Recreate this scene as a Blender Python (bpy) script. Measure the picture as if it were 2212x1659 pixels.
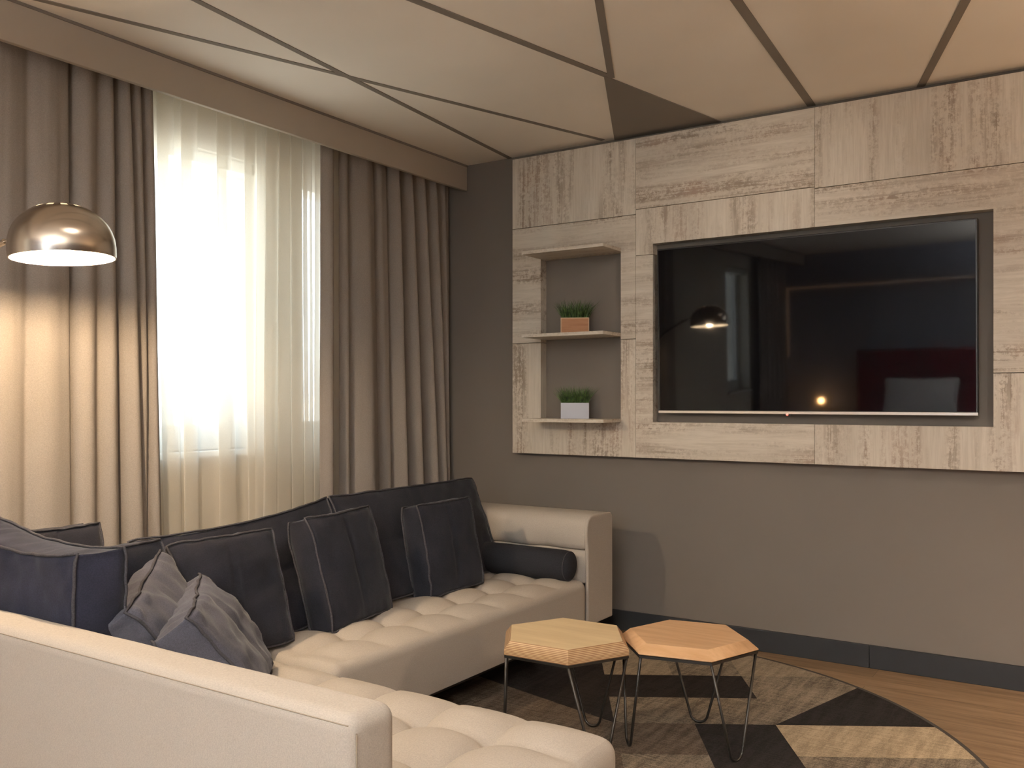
import bpy, math, random
from mathutils import Vector, Matrix, noise
R = math.radians
PI = math.pi
sc = bpy.context.scene
for o in list(bpy.data.objects):
    bpy.data.objects.remove(o)
COL = sc.collection

# ------------------------------------------------------------------ camera
cam_d = bpy.data.cameras.new('camera')
cam = bpy.data.objects.new('camera', cam_d)
COL.objects.link(cam)
CAM = Vector((3.344, -4.25, 1.19))
cam.location = CAM
cam.rotation_euler = (R(90), 0, math.atan2(1286, 1961))
cam_d.sensor_width = 36
cam_d.lens = 36 * 1961 / 2212
cam_d.shift_y = (864 - 829.5) / 2212
cam_d.clip_start = .02
sc.camera = cam

# ------------------------------------------------------------------ world, exposure
w = bpy.data.worlds.new('world'); sc.world = w
w.use_nodes = True
nt = w.node_tree; nt.nodes.clear()
wo = nt.nodes.new('ShaderNodeOutputWorld'); bg = nt.nodes.new('ShaderNodeBackground')
tc = nt.nodes.new('ShaderNodeTexCoord'); sx = nt.nodes.new('ShaderNodeSeparateXYZ')
cr = nt.nodes.new('ShaderNodeValToRGB')
nt.links.new(tc.outputs['Generated'], sx.inputs[0]); nt.links.new(sx.outputs[2], cr.inputs[0])
cr.color_ramp.elements[0].position = .0; cr.color_ramp.elements[0].color = (.85, .83, .78, 1)
cr.color_ramp.elements[1].position = .06; cr.color_ramp.elements[1].color = (.78, .89, 1.0, 1)
e = cr.color_ramp.elements.new(.005); e.color = (.55, .58, .62, 1)
nt.links.new(cr.outputs[0], bg.inputs[0]); bg.inputs[1].default_value = 3.6
nt.links.new(bg.outputs[0], wo.inputs[0])
sc.view_settings.view_transform = 'Standard'
sc.view_settings.look = 'None'
sc.view_settings.gamma = 1
sc.view_settings.use_curve_mapping = False
sc.view_settings.exposure = 0.92
try:
    sc.cycles.use_denoising = True
    sc.cycles.max_bounces = 10
    sc.cycles.diffuse_bounces = 6
    sc.cycles.transparent_max_bounces = 24
    sc.cycles.sample_clamp_indirect = 6
    sc.cycles.caustics_reflective = False
    sc.cycles.caustics_refractive = False
except Exception:
    pass

def area(name, loc, rot, sx_, sy_, power, color, portal=False, spread=None, shape='RECTANGLE'):
    d = bpy.data.lights.new(name, 'AREA'); d.shape = shape
    d.size = sx_; d.size_y = sy_; d.energy = power; d.color = color
    if portal: d.cycles.is_portal = True
    if spread: d.spread = spread
    o = bpy.data.objects.new(name, d); COL.objects.link(o); o.location = loc; o.rotation_euler = rot
    return o
# daylight portals in the window openings
area('window_portal', (-.20, -1.95, 1.63), (0, R(-90), 0), 1.34, 1.28, 1, (1, 1, 1), True)
area('window_portal', (-.20, -.752, 1.63), (0, R(-90), 0), 1.34, .62, 1, (1, 1, 1), True)
area('window_portal', (-.20, -5.50, 1.63), (0, R(-90), 0), 1.34, .70, 1, (1, 1, 1), True)
area('window_portal', (2.95, -7.40, 1.35), (R(90), 0, 0), 1.3, 2.1, 1, (1, 1, 1), True)
ADDED_DOWN = [(2.1, -3.0, 5, (1, .84, .70)), (3.5, -5.3, 5, (.74, .86, 1)), (4.4, -6.2, 10, (1, .88, .8))]
ADDED_SPOTS = [((2.60, -1.55), (1.75, 0, 1.75), 2.0), ((3.75, -1.80), (3.15, 0, .25), 4)]

# ------------------------------------------------------------------ materials
def mat(name, color=(.5, .5, .5), rough=.6, metal=0, spec=.5):
    m = bpy.data.materials.new(name); m.use_nodes = True
    b = m.node_tree.nodes['Principled BSDF']
    b.inputs['Base Color'].default_value = (*color, 1)
    b.inputs['Roughness'].default_value = rough
    b.inputs['Metallic'].default_value = metal
    b.inputs['Specular IOR Level'].default_value = spec
    return m
def N(m, t): return m.node_tree.nodes.new(t)
def L(m, a, b): m.node_tree.links.new(a, b)
def BS(m): return m.node_tree.nodes['Principled BSDF']
def coords(m, scale=(1, 1, 1), rot=(0, 0, 0), src='Object'):
    t = N(m, 'ShaderNodeTexCoord'); mp = N(m, 'ShaderNodeMapping')
    mp.inputs['Scale'].default_value = scale; mp.inputs['Rotation'].default_value = rot
    L(m, t.outputs[src], mp.inputs[0]); return mp.outputs[0]
def noise_tex(m, vec, scale, detail=3, rough=.5):
    n = N(m, 'ShaderNodeTexNoise'); n.inputs['Scale'].default_value = scale
    n.inputs['Detail'].default_value = detail; n.inputs['Roughness'].default_value = rough
    L(m, vec, n.inputs['Vector']); return n.outputs[0]
def ramp(m, fac, stops):
    r = N(m, 'ShaderNodeValToRGB'); els = r.color_ramp.elements
    while len(els) < len(stops): els.new(.5)
    for e_, (p, c) in zip(els, stops): e_.position = p; e_.color = (*c, 1)
    L(m, fac, r.inputs[0]); return r.outputs[0]
def mixc(m, fac, a, b, mode='MIX'):
    x = N(m, 'ShaderNodeMix'); x.data_type = 'RGBA'; x.blend_type = mode
    for v, i in ((fac, 0), (a, 6), (b, 7)):
        if hasattr(v, 'links'): L(m, v, x.inputs[i])
        else: x.inputs[i].default_value = v if i == 0 else (*v, 1)
    return x.outputs[2]
def mth(m, op, a, b=0.0):
    x = N(m, 'ShaderNodeMath'); x.operation = op
    for v, i in ((a, 0), (b, 1)):
        if hasattr(v, 'links'): L(m, v, x.inputs[i])
        else: x.inputs[i].default_value = v
    return x.outputs[0]
def bump(m, h, strength=.3, dist=.002):
    b = N(m, 'ShaderNodeBump'); b.inputs['Strength'].default_value = strength
    b.inputs['Distance'].default_value = dist
    L(m, h, b.inputs['Height']); L(m, b.outputs[0], BS(m).inputs['Normal'])

def paint(name, c, var=.04, rough=.75):
    m = mat(name, c, rough, spec=.25)
    n = noise_tex(m, coords(m), 1.7, 2)
    lo = tuple(v * (1 - var) for v in c); hi = tuple(min(1, v * (1 + var)) for v in c)
    L(m, ramp(m, n, [(.3, lo), (.7, hi)]), BS(m).inputs['Base Color'])
    bump(m, noise_tex(m, coords(m), 180, 2), .12, .001)
    return m
def fabric(name, c, var=.18, weave=420, b=.35, blotch=.0, rough=.9, sheen=.0):
    m = mat(name, c, rough, spec=.2)
    co = coords(m)
    n1 = noise_tex(m, coords(m, (1, 1, .35)), weave, 2, .6)
    n2 = noise_tex(m, coords(m, (.3, .3, 1)), weave, 2, .6)
    nn = mth(m, 'MULTIPLY', mth(m, 'ADD', n1, n2), .5)
    lo = tuple(v * (1 - var) for v in c); hi = tuple(min(1, v * (1 + var)) for v in c)
    col = ramp(m, nn, [(.38, lo), (.62, hi)])
    if blotch:
        bl = ramp(m, noise_tex(m, co, 7, 3), [(.35, (1 - blotch,) * 3), (.7, (1 + blotch * .5,) * 3)])
        col = mixc(m, 1.0, col, bl, 'MULTIPLY')
    L(m, col, BS(m).inputs['Base Color'])
    if sheen:
        BS(m).inputs['Sheen Weight'].default_value = sheen
        BS(m).inputs['Sheen Roughness'].default_value = .4
    bump(m, nn, b, .0015)
    return m

M = {}
M['ceiling'] = paint('ceiling_paint', (.87, .825, .75))
M['stripe'] = paint('stripe_paint', (.24, .215, .19))
M['wall'] = paint('taupe_wall', (.19, .17, .148))
M['cream'] = paint('cream_wall', (.84, .79, .70))
M['darkwall'] = paint('dark_wall', (.10, .09, .085))
M['graywall'] = paint('gray_wall', (.32, .34, .42))
M['pelmet'] = paint('pelmet_paint', (.46, .41, .345))
M['base'] = paint('baseboard_paint', (.030, .031, .034), rough=.5)
M['white'] = mat('white_frame', (.82, .82, .80), .4)
M['sofa'] = fabric('sofa_fabric', (.50, .455, .40), .11, 800, .35)
M['sofaseam'] = mat('sofa_seam', (.36, .30, .23), .9)
M['drape'] = fabric('drape_fabric', (.33, .295, .265), .12, 600, .3)
M['navy'] = fabric('navy_denim', (.021, .021, .029), .28, 600, .5, .28, sheen=.15)
M['faded'] = fabric('faded_denim', (.085, .085, .108), .25, 600, .5, .3, sheen=.15)
M['blue'] = fabric('blue_denim', (.024, .025, .042), .25, 600, .5, .3, sheen=.12)
M['piping'] = fabric('navy_piping', (.058, .055, .062), .3, 500, .4)
M['bolster'] = fabric('bolster_fabric', (.024, .024, .029), .2, 500, .3)
M['black'] = mat('black_plastic', (.012, .012, .013), .35)
M['metal'] = mat('dark_steel', (.055, .05, .045), .42, .8)
M['silver'] = mat('silver_trim', (.72, .69, .66), .34, .6)
M['screen'] = mat('tv_glass', (.003, .003, .004), .035, spec=.24)
M['foot'] = mat('sofa_foot', (.03, .028, .026), .5)

def wood(name, c1, c2, scale=(1.2, 14, 14), rot=(0, 0, 0), rough=.45, plywood=False):
    m = mat(name, c1, rough, spec=.4)
    v = coords(m, scale, rot)
    n = noise_tex(m, v, 3.0, 6, .6)
    col = ramp(m, n, [(.3, c2), (.62, c1)])
    if plywood:
        g = N(m, 'ShaderNodeNewGeometry'); t = N(m, 'ShaderNodeTexCoord')
        s = N(m, 'ShaderNodeSeparateXYZ'); L(m, t.outputs['Object'], s.inputs[0])
        sn = N(m, 'ShaderNodeSeparateXYZ'); L(m, g.outputs['Normal'], sn.inputs[0])
        z = mth(m, 'FRACT', mth(m, 'MULTIPLY', s.outputs[2], 1 / .0045))
        lay = ramp(m, z, [(.40, (.64, .46, .26)), (.52, (.30, .15, .07)), (.90, (.30, .15, .07)), (.99, (.64, .46, .26))])
        side = mth(m, 'LESS_THAN', sn.outputs[2], .9)
        col = mixc(m, side, col, lay)
    L(m, col, BS(m).inputs['Base Color'])
    bump(m, n, .12, .001)
    return m
M['ply'] = wood('birch_plywood', (.78, .62, .38), (.68, .52, .30), (1.0, 9, 9), (0, 0, R(35)), .4, True)
M['beech'] = wood('beech_wood', (.74, .48, .27), (.62, .37, .19), (1.2, 13, 13), (0, 0, R(-30)), .38)
M['potwood'] = wood('pot_wood', (.42, .20, .08), (.32, .13, .05), (2, 30, 30))
M['nightwood'] = wood('night_wood', (.25, .15, .09), (.18, .10, .06))

def whitewash(name, vertical):
    m = mat(name, (.6, .55, .48), .55, spec=.3)
    sc_ = (9, 9, .75) if vertical else (.75, 9, 9)
    sf = (90, 90, 5) if vertical else (5, 90, 90)
    v = coords(m, sc_); vf = coords(m, sf)
    big = noise_tex(m, v, 1.35, 5, .62)
    mid = noise_tex(m, coords(m, tuple(k * .33 for k in sf)), 1.0, 5, .75)
    fine = noise_tex(m, vf, 1.0, 4, .7)
    vor = noise_tex(m, coords(m), 55, 4, .8)
    mask = mth(m, 'MULTIPLY', ramp(m, big, [(.43, (0,) * 3), (.60, (1,) * 3)]),
               ramp(m, mth(m, 'MULTIPLY', mth(m, 'ADD', mth(m, 'ADD', mid, fine), vor), .333), [(.465, (0,) * 3), (.535, (1,) * 3)]))
    base = ramp(m, fine, [(.32, (.59, .54, .465)), (.60, (.70, .65, .57))])
    tint = ramp(m, noise_tex(m, coords(m), 3.2, 2), [(.35, (.20, .14, .09)), (.5, (.27, .205, .15)), (.68, (.32, .21, .15))])
    col = mixc(m, mth(m, 'MULTIPLY', mask, .78), base, tint)
    # faint overall greyish cast in wide bands
    col = mixc(m, mth(m, 'MULTIPLY', ramp(m, noise_tex(m, v, .6, 2), [(.45, (0,) * 3), (.7, (1,) * 3)]), .28), col, (.42, .37, .31))
    L(m, col, BS(m).inputs['Base Color'])
    bump(m, fine, .15, .001)
    return m
M['pv'] = whitewash('whitewash_vertical', True)
M['ph'] = whitewash('whitewash_horizontal', False)

# floor planks
m = mat('floor_oak', (.2, .13, .08), .42, spec=.4); M['floor'] = m
br = N(m, 'ShaderNodeTexBrick'); L(m, coords(m), br.inputs['Vector'])
br.inputs['Scale'].default_value = 1; br.inputs['Brick Width'].default_value = 1.25; br.inputs['Row Height'].default_value = .145
br.inputs['Mortar Size'].default_value = .0012; br.inputs['Color1'].default_value = (.8, .8, .8, 1)
br.inputs['Color2'].default_value = (1.1, 1.1, 1.1, 1); br.inputs['Mortar'].default_value = (.45, .45, .45, 1)
g1 = noise_tex(m, coords(m, (1.3, 16, 1)), 2.2, 6, .65)
c1 = ramp(m, g1, [(.3, (.15, .095, .053)), (.5, (.255, .168, .098)), (.7, (.33, .225, .14))])
L(m, mixc(m, 1.0, c1, br.outputs[0], 'MULTIPLY'), BS(m).inputs['Base Color'])
bump(m, g1, .1, .001)

def rugmat(name, c, str_=.35):
    m = mat(name, c, .95, spec=.1)
    a = R(31)
    vb = coords(m, (1, 1, 1), (0, 0, -a))
    st = noise_tex(m, coords(m, (30, 3.5, 1), (0, 0, -a)), 1.0, 4, .7)
    st2 = noise_tex(m, coords(m, (6, 170, 1), (0, 0, -a)), 1.0, 3, .7)
    fine = noise_tex(m, coords(m), 260, 2, .7)
    f = mth(m, 'MULTIPLY', mth(m, 'ADD', mth(m, 'ADD', st, st2), fine), .3333)
    lo = tuple(v * (1 - str_) for v in c); hi = tuple(v * (1 + str_) for v in c)
    L(m, ramp(m, f, [(.44, lo), (.565, hi)]), BS(m).inputs['Base Color'])
    bump(m, fine, .6, .003)
    return m
RUG = [rugmat('rug_dark', (.027, .023, .022), .35), rugmat('rug_grey', (.20, .165, .125), .5),
       rugmat('rug_tan', (.27, .22, .16), .3), rugmat('rug_light', (.40, .32, .22), .28),
       rugmat('rug_brown', (.13, .10, .075), .45)]
M['rugedge'] = mat('rug_edge', (.05, .042, .035), .9)

# sheer voile: thin woven cloth, part open holes and part threads that scatter
m = bpy.data.materials.new('sheer_voile'); m.use_nodes = True; M['sheer'] = m
nt = m.node_tree; nt.nodes.clear()
out = nt.nodes.new('ShaderNodeOutputMaterial'); mx = nt.nodes.new('ShaderNodeMixShader')
tr = nt.nodes.new('ShaderNodeBsdfTransparent'); tl = nt.nodes.new('ShaderNodeBsdfTranslucent'); df = nt.nodes.new('ShaderNodeBsdfDiffuse')
m2 = nt.nodes.new('ShaderNodeMixShader')
tl.inputs[0].default_value = (.88, .85, .78, 1); df.inputs[0].default_value = (.95, .93, .87, 1)
m2.inputs[0].default_value = .5
nt.links.new(tl.outputs[0], m2.inputs[1]); nt.links.new(df.outputs[0], m2.inputs[2])
nz = noise_tex(m, coords(m, (1, 1, .4)), 600, 2)
fr = mth(m, 'ADD', mth(m, 'MULTIPLY', nz, .12), .63)
nt.links.new(fr, mx.inputs[0]); nt.links.new(tr.outputs[0], mx.inputs[1]); nt.links.new(m2.outputs[0], mx.inputs[2])
nt.links.new(mx.outputs[0], out.inputs[0])
# window glass
m = bpy.data.materials.new('window_glass'); m.use_nodes = True; M['glass'] = m
nt = m.node_tree; nt.nodes.clear()
out = nt.nodes.new('ShaderNodeOutputMaterial'); mx = nt.nodes.new('ShaderNodeMixShader')
tr = nt.nodes.new('ShaderNodeBsdfTransparent'); gl = nt.nodes.new('ShaderNodeBsdfGlossy')
gl.inputs['Roughness'].default_value = .02; mx.inputs[0].default_value = .05
tr.inputs[0].default_value = (.96, .98, .98, 1)
nt.links.new(tr.outputs[0], mx.inputs[1]); nt.links.new(gl.outputs[0], mx.inputs[2]); nt.links.new(mx.outputs[0], out.inputs[0])

def emit(name, c, s):
    m = bpy.data.materials.new(name); m.use_nodes = True
    b = BS(m); b.inputs['Base Color'].default_value = (.8, .8, .8, 1)
    b.inputs['Emission Color'].default_value = (*c, 1); b.inputs['Emission Strength'].default_value = s
    return m
WARM = (1.0, .68, .38)
M['bulb'] = emit('lamp_bulb', (1, .73, .46), 1200)
M['bedbulb'] = emit('bedside_bulb', (1, .50, .18), 160)
M['led'] = emit('led_strip', (1, .50, .2), .7)
M['down'] = emit('downlight_glow', (1, .8, .6), 6)
M['shadein'] = mat('shade_inside', (.9, .88, .84), .5)
M['brushed'] = mat('brushed_nickel', (.60, .53, .45), .22, 1.0)
BS(M['brushed']).inputs['Anisotropic'].default_value = .7
_m = M['brushed']; _g = N(_m, 'ShaderNodeNewGeometry')      # white enamel on the inner side of the shade
M['shade'] = _m.copy(); M['shade'].name = 'shade_metal_white_inside'; _m = M['shade']
_out = [n for n in _m.node_tree.nodes if n.type == 'OUTPUT_MATERIAL'][0]; _x = N(_m, 'ShaderNodeMixShader'); _d = N(_m, 'ShaderNodeBsdfDiffuse')
_d.inputs[0].default_value = (.9, .88, .84, 1); _g = [n for n in _m.node_tree.nodes if n.type == 'NEW_GEOMETRY'][0]
L(_m, _g.outputs['Backfacing'], _x.inputs[0]); L(_m, BS(_m).outputs[0], _x.inputs[1]); L(_m, _d.outputs[0], _x.inputs[2]); L(_m, _x.outputs[0], _out.inputs[0])
bump(M['brushed'], noise_tex(M['brushed'], coords(M['brushed'], (1, 1, 60)), 30, 2), .05, .0005)
M['grass'] = mat('grass_blade', (.055, .12, .03), .6)
L(M['grass'], ramp(M['grass'], noise_tex(M['grass'], coords(M['grass']), 60, 2), [(.35, (.022, .05, .016)), (.65, (.10, .19, .045))]), BS(M['grass']).inputs['Base Color'])
M['soil'] = mat('soil', (.02, .015, .012), .95)
M['potgray'] = mat('silver_pot', (.42, .43, .47), .4, .3)
M['maroon'] = fabric('maroon_upholstery', (.16, .03, .035), .15, 300, .3)
M['linen'] = fabric('white_linen', (.80, .80, .84), .04, 400, .2)

# ------------------------------------------------------------------ mesh helpers
class MB:
    def __init__(s): s.v = []; s.f = []; s.m = []
    def add(s, vs, fs, mi=0):
        o = len(s.v); s.v += [tuple(v) for v in vs]; s.f += [tuple(i + o for i in f) for f in fs]; s.m += [mi] * len(fs)
        return s
    def box(s, x0, x1, y0, y1, z0, z1, mi=0):
        v = [(x, y, z) for z in (z0, z1) for y in (y0, y1) for x in (x0, x1)]
        return s.add(v, [(0, 2, 3, 1), (4, 5, 7, 6), (0, 1, 5, 4), (2, 6, 7, 3), (0, 4, 6, 2), (1, 3, 7, 5)], mi)
    def prism(s, poly, z0, z1, mi=0):
        n = len(poly)
        v = [(p[0], p[1], z0) for p in poly] + [(p[0], p[1], z1) for p in poly]
        return s.add(v, [tuple(range(n))[::-1], tuple(range(n, 2 * n))] + [(i, (i + 1) % n, n + (i + 1) % n, n + i) for i in range(n)], mi)
    def loft(s, rings, cap=True, closed=False, mi=0):
        n = len(rings[0]); k = len(rings); v = [p for r in rings for p in r]; f = []
        for i in range(k if closed else k - 1):
            a, b = i * n, ((i + 1) % k) * n
            for j in range(n): f.append((a + j, a + (j + 1) % n, b + (j + 1) % n, b + j))
        if cap and not closed: f += [tuple(range(n))[::-1], tuple(range((k - 1) * n, k * n))]
        return s.add(v, f, mi)
    def tube(s, pts, r, n=8, closed=False, mi=0):
        pts = [Vector(p) for p in pts]; rings = []; k = len(pts); up = None
        for i, p in enumerate(pts):
            if closed: t = pts[(i + 1) % k] - pts[i - 1]
            else: t = pts[min(i + 1, k - 1)] - pts[max(i - 1, 0)]
            t = t.normalized() if t.length > 1e-9 else Vector((0, 0, 1))
            if up is None: up = Vector((0, 0, 1)) if abs(t.z) < .9 else Vector((1, 0, 0))
            a = t.cross(up)
            if a.length < 1e-6: a = t.orthogonal()
            a.normalize(); b = a.cross(t).normalized(); up = b
            rr = r[i] if isinstance(r, (list, tuple)) else r
            rings.append([p + a * rr * math.cos(2 * PI * j / n) + b * rr * math.sin(2 * PI * j / n) for j in range(n)])
        return s.loft(rings, not closed, closed, mi)
    def lathe(s, prof, c=(0, 0, 0), n=32, skip=None, mi=0):
        v = []; f = []
        for (r, z) in prof:
            for j in range(n):
                a = 2 * PI * j / n; v.append((c[0] + r * math.cos(a), c[1] + r * math.sin(a), c[2] + z))
        for i in range(len(prof) - 1):
            for j in range(n):
                if skip and skip(i, j): continue
                f.append((i * n + j, i * n + (j + 1) % n, (i + 1) * n + (j + 1) % n, (i + 1) * n + j))
        return s.add(v, f, mi)
    def sphere(s, c, r, n=16, mi=0):
        return s.lathe([(max(1e-4, r * math.sin(PI * i / n)), -r * math.cos(PI * i / n)) for i in range(n + 1)], c, n * 2, mi=mi)
    def build(s, name, mats, parent=None, smooth=False, bevel=0, loc=None, angle=None, seg=2, kind=None):
        me = bpy.data.meshes.new(name)
        off = Vector(loc) if loc is not None else Vector((0, 0, 0))
        me.from_pydata([Vector(v) - off for v in s.v], [], s.f)
        if not isinstance(mats, (list, tuple)): mats = [mats]
        for mm in mats: me.materials.append(mm)
        for p, i in zip(me.polygons, s.m): p.material_index = i
        me.validate(); me.update()
        if smooth:
            me.polygons.foreach_set('use_smooth', [True] * len(me.polygons))
            if angle: me.set_sharp_from_angle(angle=R(angle))
        o = bpy.data.objects.new(name, me); COL.objects.link(o)
        if parent: o.parent = parent
        if loc is not None and parent is None: o.location = off
        if bevel:
            b = o.modifiers.new('bevel', 'BEVEL'); b.width = bevel; b.segments = seg; b.limit_method = 'ANGLE'; b.angle_limit = R(40)
            if not smooth:
                me.polygons.foreach_set('use_smooth', [True] * len(me.polygons)); me.set_sharp_from_angle(angle=R(40))
        if kind: o['kind'] = kind
        return o

def part(mb, name, m, parent, **k):          # geometry given in world space; parent is an unrotated Empty
    return mb.build(name, m, parent, loc=parent.location, **k)
def thing(name, label, cat, loc, group=None, rot=None):
    o = bpy.data.objects.new(name, None); COL.objects.link(o); o.empty_display_size = .1
    o.location = loc; o['label'] = label; o['category'] = cat
    if rot: o.rotation_euler = rot
    if group: o['group'] = group
    return o
def tag(o, label, cat, group=None):
    o['label'] = label; o['category'] = cat
    if group: o['group'] = group
    return o
def struct(mb, name, m, **k):
    o = mb.build(name, m, **k); o['kind'] = 'structure'; return o

# ------------------------------------------------------------------ room shell
H = 2.545; XR = 5.2; YF = -7.25
struct(MB().box(-.25, XR + .1, YF - .25, .1, -.1, 0), 'floor', M['floor'])
struct(MB().box(-.25, XR + .1, YF - .25, .1, H, H + .12), 'ceiling', M['ceiling'])
struct(MB().box(-.25, XR + .1, 0, .1, 0, H), 'wall_back', M['wall'])
struct(MB().box(XR, XR + .1, YF, 0, 0, H), 'wall_right', M['darkwall'])
# window wall with three openings, 0.25 m thick
Z0, Z1 = .965, 2.30
ops = [(-5.85, -5.15), (-2.58, -1.325), (-1.055, -.45)]
mb = MB()
mb.box(-.25, 0, YF, 0, 0, Z0); mb.box(-.25, 0, YF, 0, Z1, H)
ys = [YF] + [v for o_ in ops for v in o_] + [0]
for i in range(0, len(ys), 2): mb.box(-.25, 0, ys[i], ys[i + 1], Z0, Z1)
struct(mb, 'wall_left', M['cream'])
for i, (a, b) in enumerate(ops):
    fr_ = MB(); t = .065; X0, X1 = -.19, -.12
    fr_.box(X0, X1, a, b, Z0, Z0 + .115); fr_.box(X0, X1, a, b, Z1 - .05, Z1)
    fr_.box(X0, X1, a, a + t, Z0 + .115, Z1 - .05); fr_.box(X0, X1, b - t, b, Z0 + .115, Z1 - .05)
    if i == 1: fr_.box(X0, X1, -2.02, -1.95, Z0 + .115, Z1 - .05)
    w_ = struct(fr_, 'window_%d' % (i + 1), M['white'], bevel=.006)
    MB().box(-.158, -.152, a + t * .5, b - t * .5, Z0 + .08, Z1 - .03).build('pane', M['glass'], w_)
    MB().box(-.12, .03, a - .03, b + .03, Z0 - .028, Z0).build('sill', M['white'], w_, bevel=.005)
    bx = MB()
    bx.box(-.118, -.03, a + .01, b - .01, Z1 - .055, Z1 - .002)
    bx.build('blind_box', M['white'], w_, bevel=.004)
# front wall behind the camera: unseen window added to light the sofa back
mb = MB(); wx0, wx1, wz0, wz1 = 2.3, 3.6, .3, 2.4
mb.box(0, wx0, YF - .2, YF, 0, H); mb.box(wx1, XR, YF - .2, YF, 0, H)
mb.box(wx0, wx1, YF - .2, YF, 0, wz0); mb.box(wx0, wx1, YF - .2, YF, wz1, H)
struct(mb, 'wall_front', M['graywall'])
fr_ = MB()
for a, b, c, d in ((wx0, wx1, wz0, wz0 + .07), (wx0, wx1, wz1 - .07, wz1), (wx0, wx0 + .07, wz0, wz1), (wx1 - .07, wx1, wz0, wz1), (2.915, 2.985, wz0, wz1)):
    fr_.box(a, b, YF - .13, YF - .07, c, d)
w_ = struct(fr_, 'window_4', M['white'])
MB().box(wx0 + .04, wx1 - .04, YF - .103, YF - .097, wz0 + .04, wz1 - .04).build('pane', M['glass'], w_)

# pelmet (boxed curtain bulkhead)
mb = MB().box(.228, .25, YF, -.004, 2.397, H - .003)
mb.box(.0, .228, YF, -.004, H - .03, H - .003)
struct(mb, 'trim_1', M['pelmet'], bevel=.002)
struct(MB().box(.245, .2545, YF, -.004, H - .011, H - .0005), 'trim_2', M['stripe'])
# baseboards
struct(MB().box(.0, 2.4595, -.014, 0, 0, .102), 'baseboard_back', M['base'], bevel=.002)
struct(MB().box(2.4615, XR, -.014, 0, 0, .102), 'baseboard_back_right', M['base'], bevel=.002)
struct(MB().box(XR - .014, XR, YF, -.014, 0, .102), 'baseboard_right', M['base'], bevel=.002)
struct(MB().box(.0, .014, YF, -.014, 0, .102), 'baseboard_left', M['base'], bevel=.002)
struct(MB().box(.014, XR - .014, YF, YF + .014, 0, .102), 'baseboard_front', M['base'], bevel=.002)
# painted stripes on the ceiling (thin raised lines)
def stripe(n, p, q, wd, ext=0.0):
    p = Vector((p[0], p[1])); q = Vector((q[0], q[1])); d = (q - p).normalized(); nn = Vector((-d.y, d.x)) * wd / 2
    p = p - d * ext
    struct(MB().prism([p - nn, q - nn, q + nn, p + nn], H - .0025 - n * .0002, H + .01), 'trim_%d' % (n + 3), M['stripe'])
stripe(0, (.325, -2.55), (1.147, -.035), .026, .16)
stripe(1, (.764, -2.273), (.545, -.0), .026, 2.5)
stripe(2, (1.380, -1.868), (1.60, -.85), .034, 2.5)
stripe(3, (1.906, -1.522), (1.60, -.83), .028, 2.5)
stripe(4, (2.294, -1.27), (2.206, -.0), .036, 2.5)
stripe(5, (2.945, -.843), (2.669, -.0), .032, 2.5)
struct(MB().prism([(1.588, -.874), (1.775, -.0), (1.196, -.0)], H - .004, H + .01), 'trim_9', M['stripe'])

# ------------------------------------------------------------------ wall panel with the two niches
wp = thing('wall_panel', 'large whitewashed wood wall panel with cut-outs around the television and shelves', 'wall panel', (2.1, 0, .899))
PX = [.6, 1.347, 2.236, 3.45]
holes = [(.782, 1.262, 1.076, 1.967), (1.44, 2.954, 1.079, 1.973)]
def tile(x0, x1, z0, z1, vert):
    mb = MB()
    xs = sorted({x0, x1} | {v for h_ in holes for v in h_[:2] if x0 < v < x1})
    zs = sorted({z0, z1} | {v for h_ in holes for v in h_[2:] if z0 < v < z1})
    def solid(i, k):
        if not (0 <= i < len(xs) - 1 and 0 <= k < len(zs) - 1): return False
        cx, cz = (xs[i] + xs[i + 1]) / 2, (zs[k] + zs[k + 1]) / 2
        return not any(h_[0] < cx < h_[1] and h_[2] < cz < h_[3] for h_ in holes)
    Y0, Y1 = -.06, -.001
    for i in range(len(xs) - 1):
        for k in range(len(zs) - 1):
            if not solid(i, k): continue
            a, b, c, d = xs[i], xs[i + 1], zs[k], zs[k + 1]
            mb.add([(a, Y0, c), (b, Y0, c), (b, Y0, d), (a, Y0, d)], [(0, 1, 2, 3)])
            mb.add([(a, Y1, c), (b, Y1, c), (b, Y1, d), (a, Y1, d)], [(3, 2, 1, 0)])
            if not solid(i - 1, k): mb.add([(a, Y0, c), (a, Y0, d), (a, Y1, d), (a, Y1, c)], [(0, 1, 2, 3)])
            if not solid(i + 1, k): mb.add([(b, Y0, c), (b, Y1, c), (b, Y1, d), (b, Y0, d)], [(0, 1, 2, 3)])
            if not solid(i, k - 1): mb.add([(a, Y0, c), (a, Y1, c), (b, Y1, c), (b, Y0, c)], [(0, 1, 2, 3)])
            if not solid(i, k + 1): mb.add([(a, Y0, d), (b, Y0, d), (b, Y1, d), (a, Y1, d)], [(0, 1, 2, 3)])
    if mb.f:
        part(mb, 'board', M['pv' if vert else 'ph'], wp)
g = .0016; T = 2.515; Bm = .899
tile(PX[0], PX[1] - g, 2.13 + g, T, True)
tile(PX[0], PX[1] - g, 1.50 + g, 2.13 - g, False)
tile(PX[0], PX[1] - g, Bm, 1.50 - g, True)
tile(PX[1], PX[2] - g, 2.155 + g, T, False)
tile(PX[1], PX[2] - g, 1.92 + g, 2.155 - g, True)
tile(PX[1], PX[2] - g, Bm, 1.92 - g, False)
tile(PX[2], PX[3], 2.148 + g, T, True)
tile(PX[2], PX[3], 1.30 + g, 2.148 - g, False)
tile(PX[2], PX[3], Bm, 1.30 - g, True)

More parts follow.
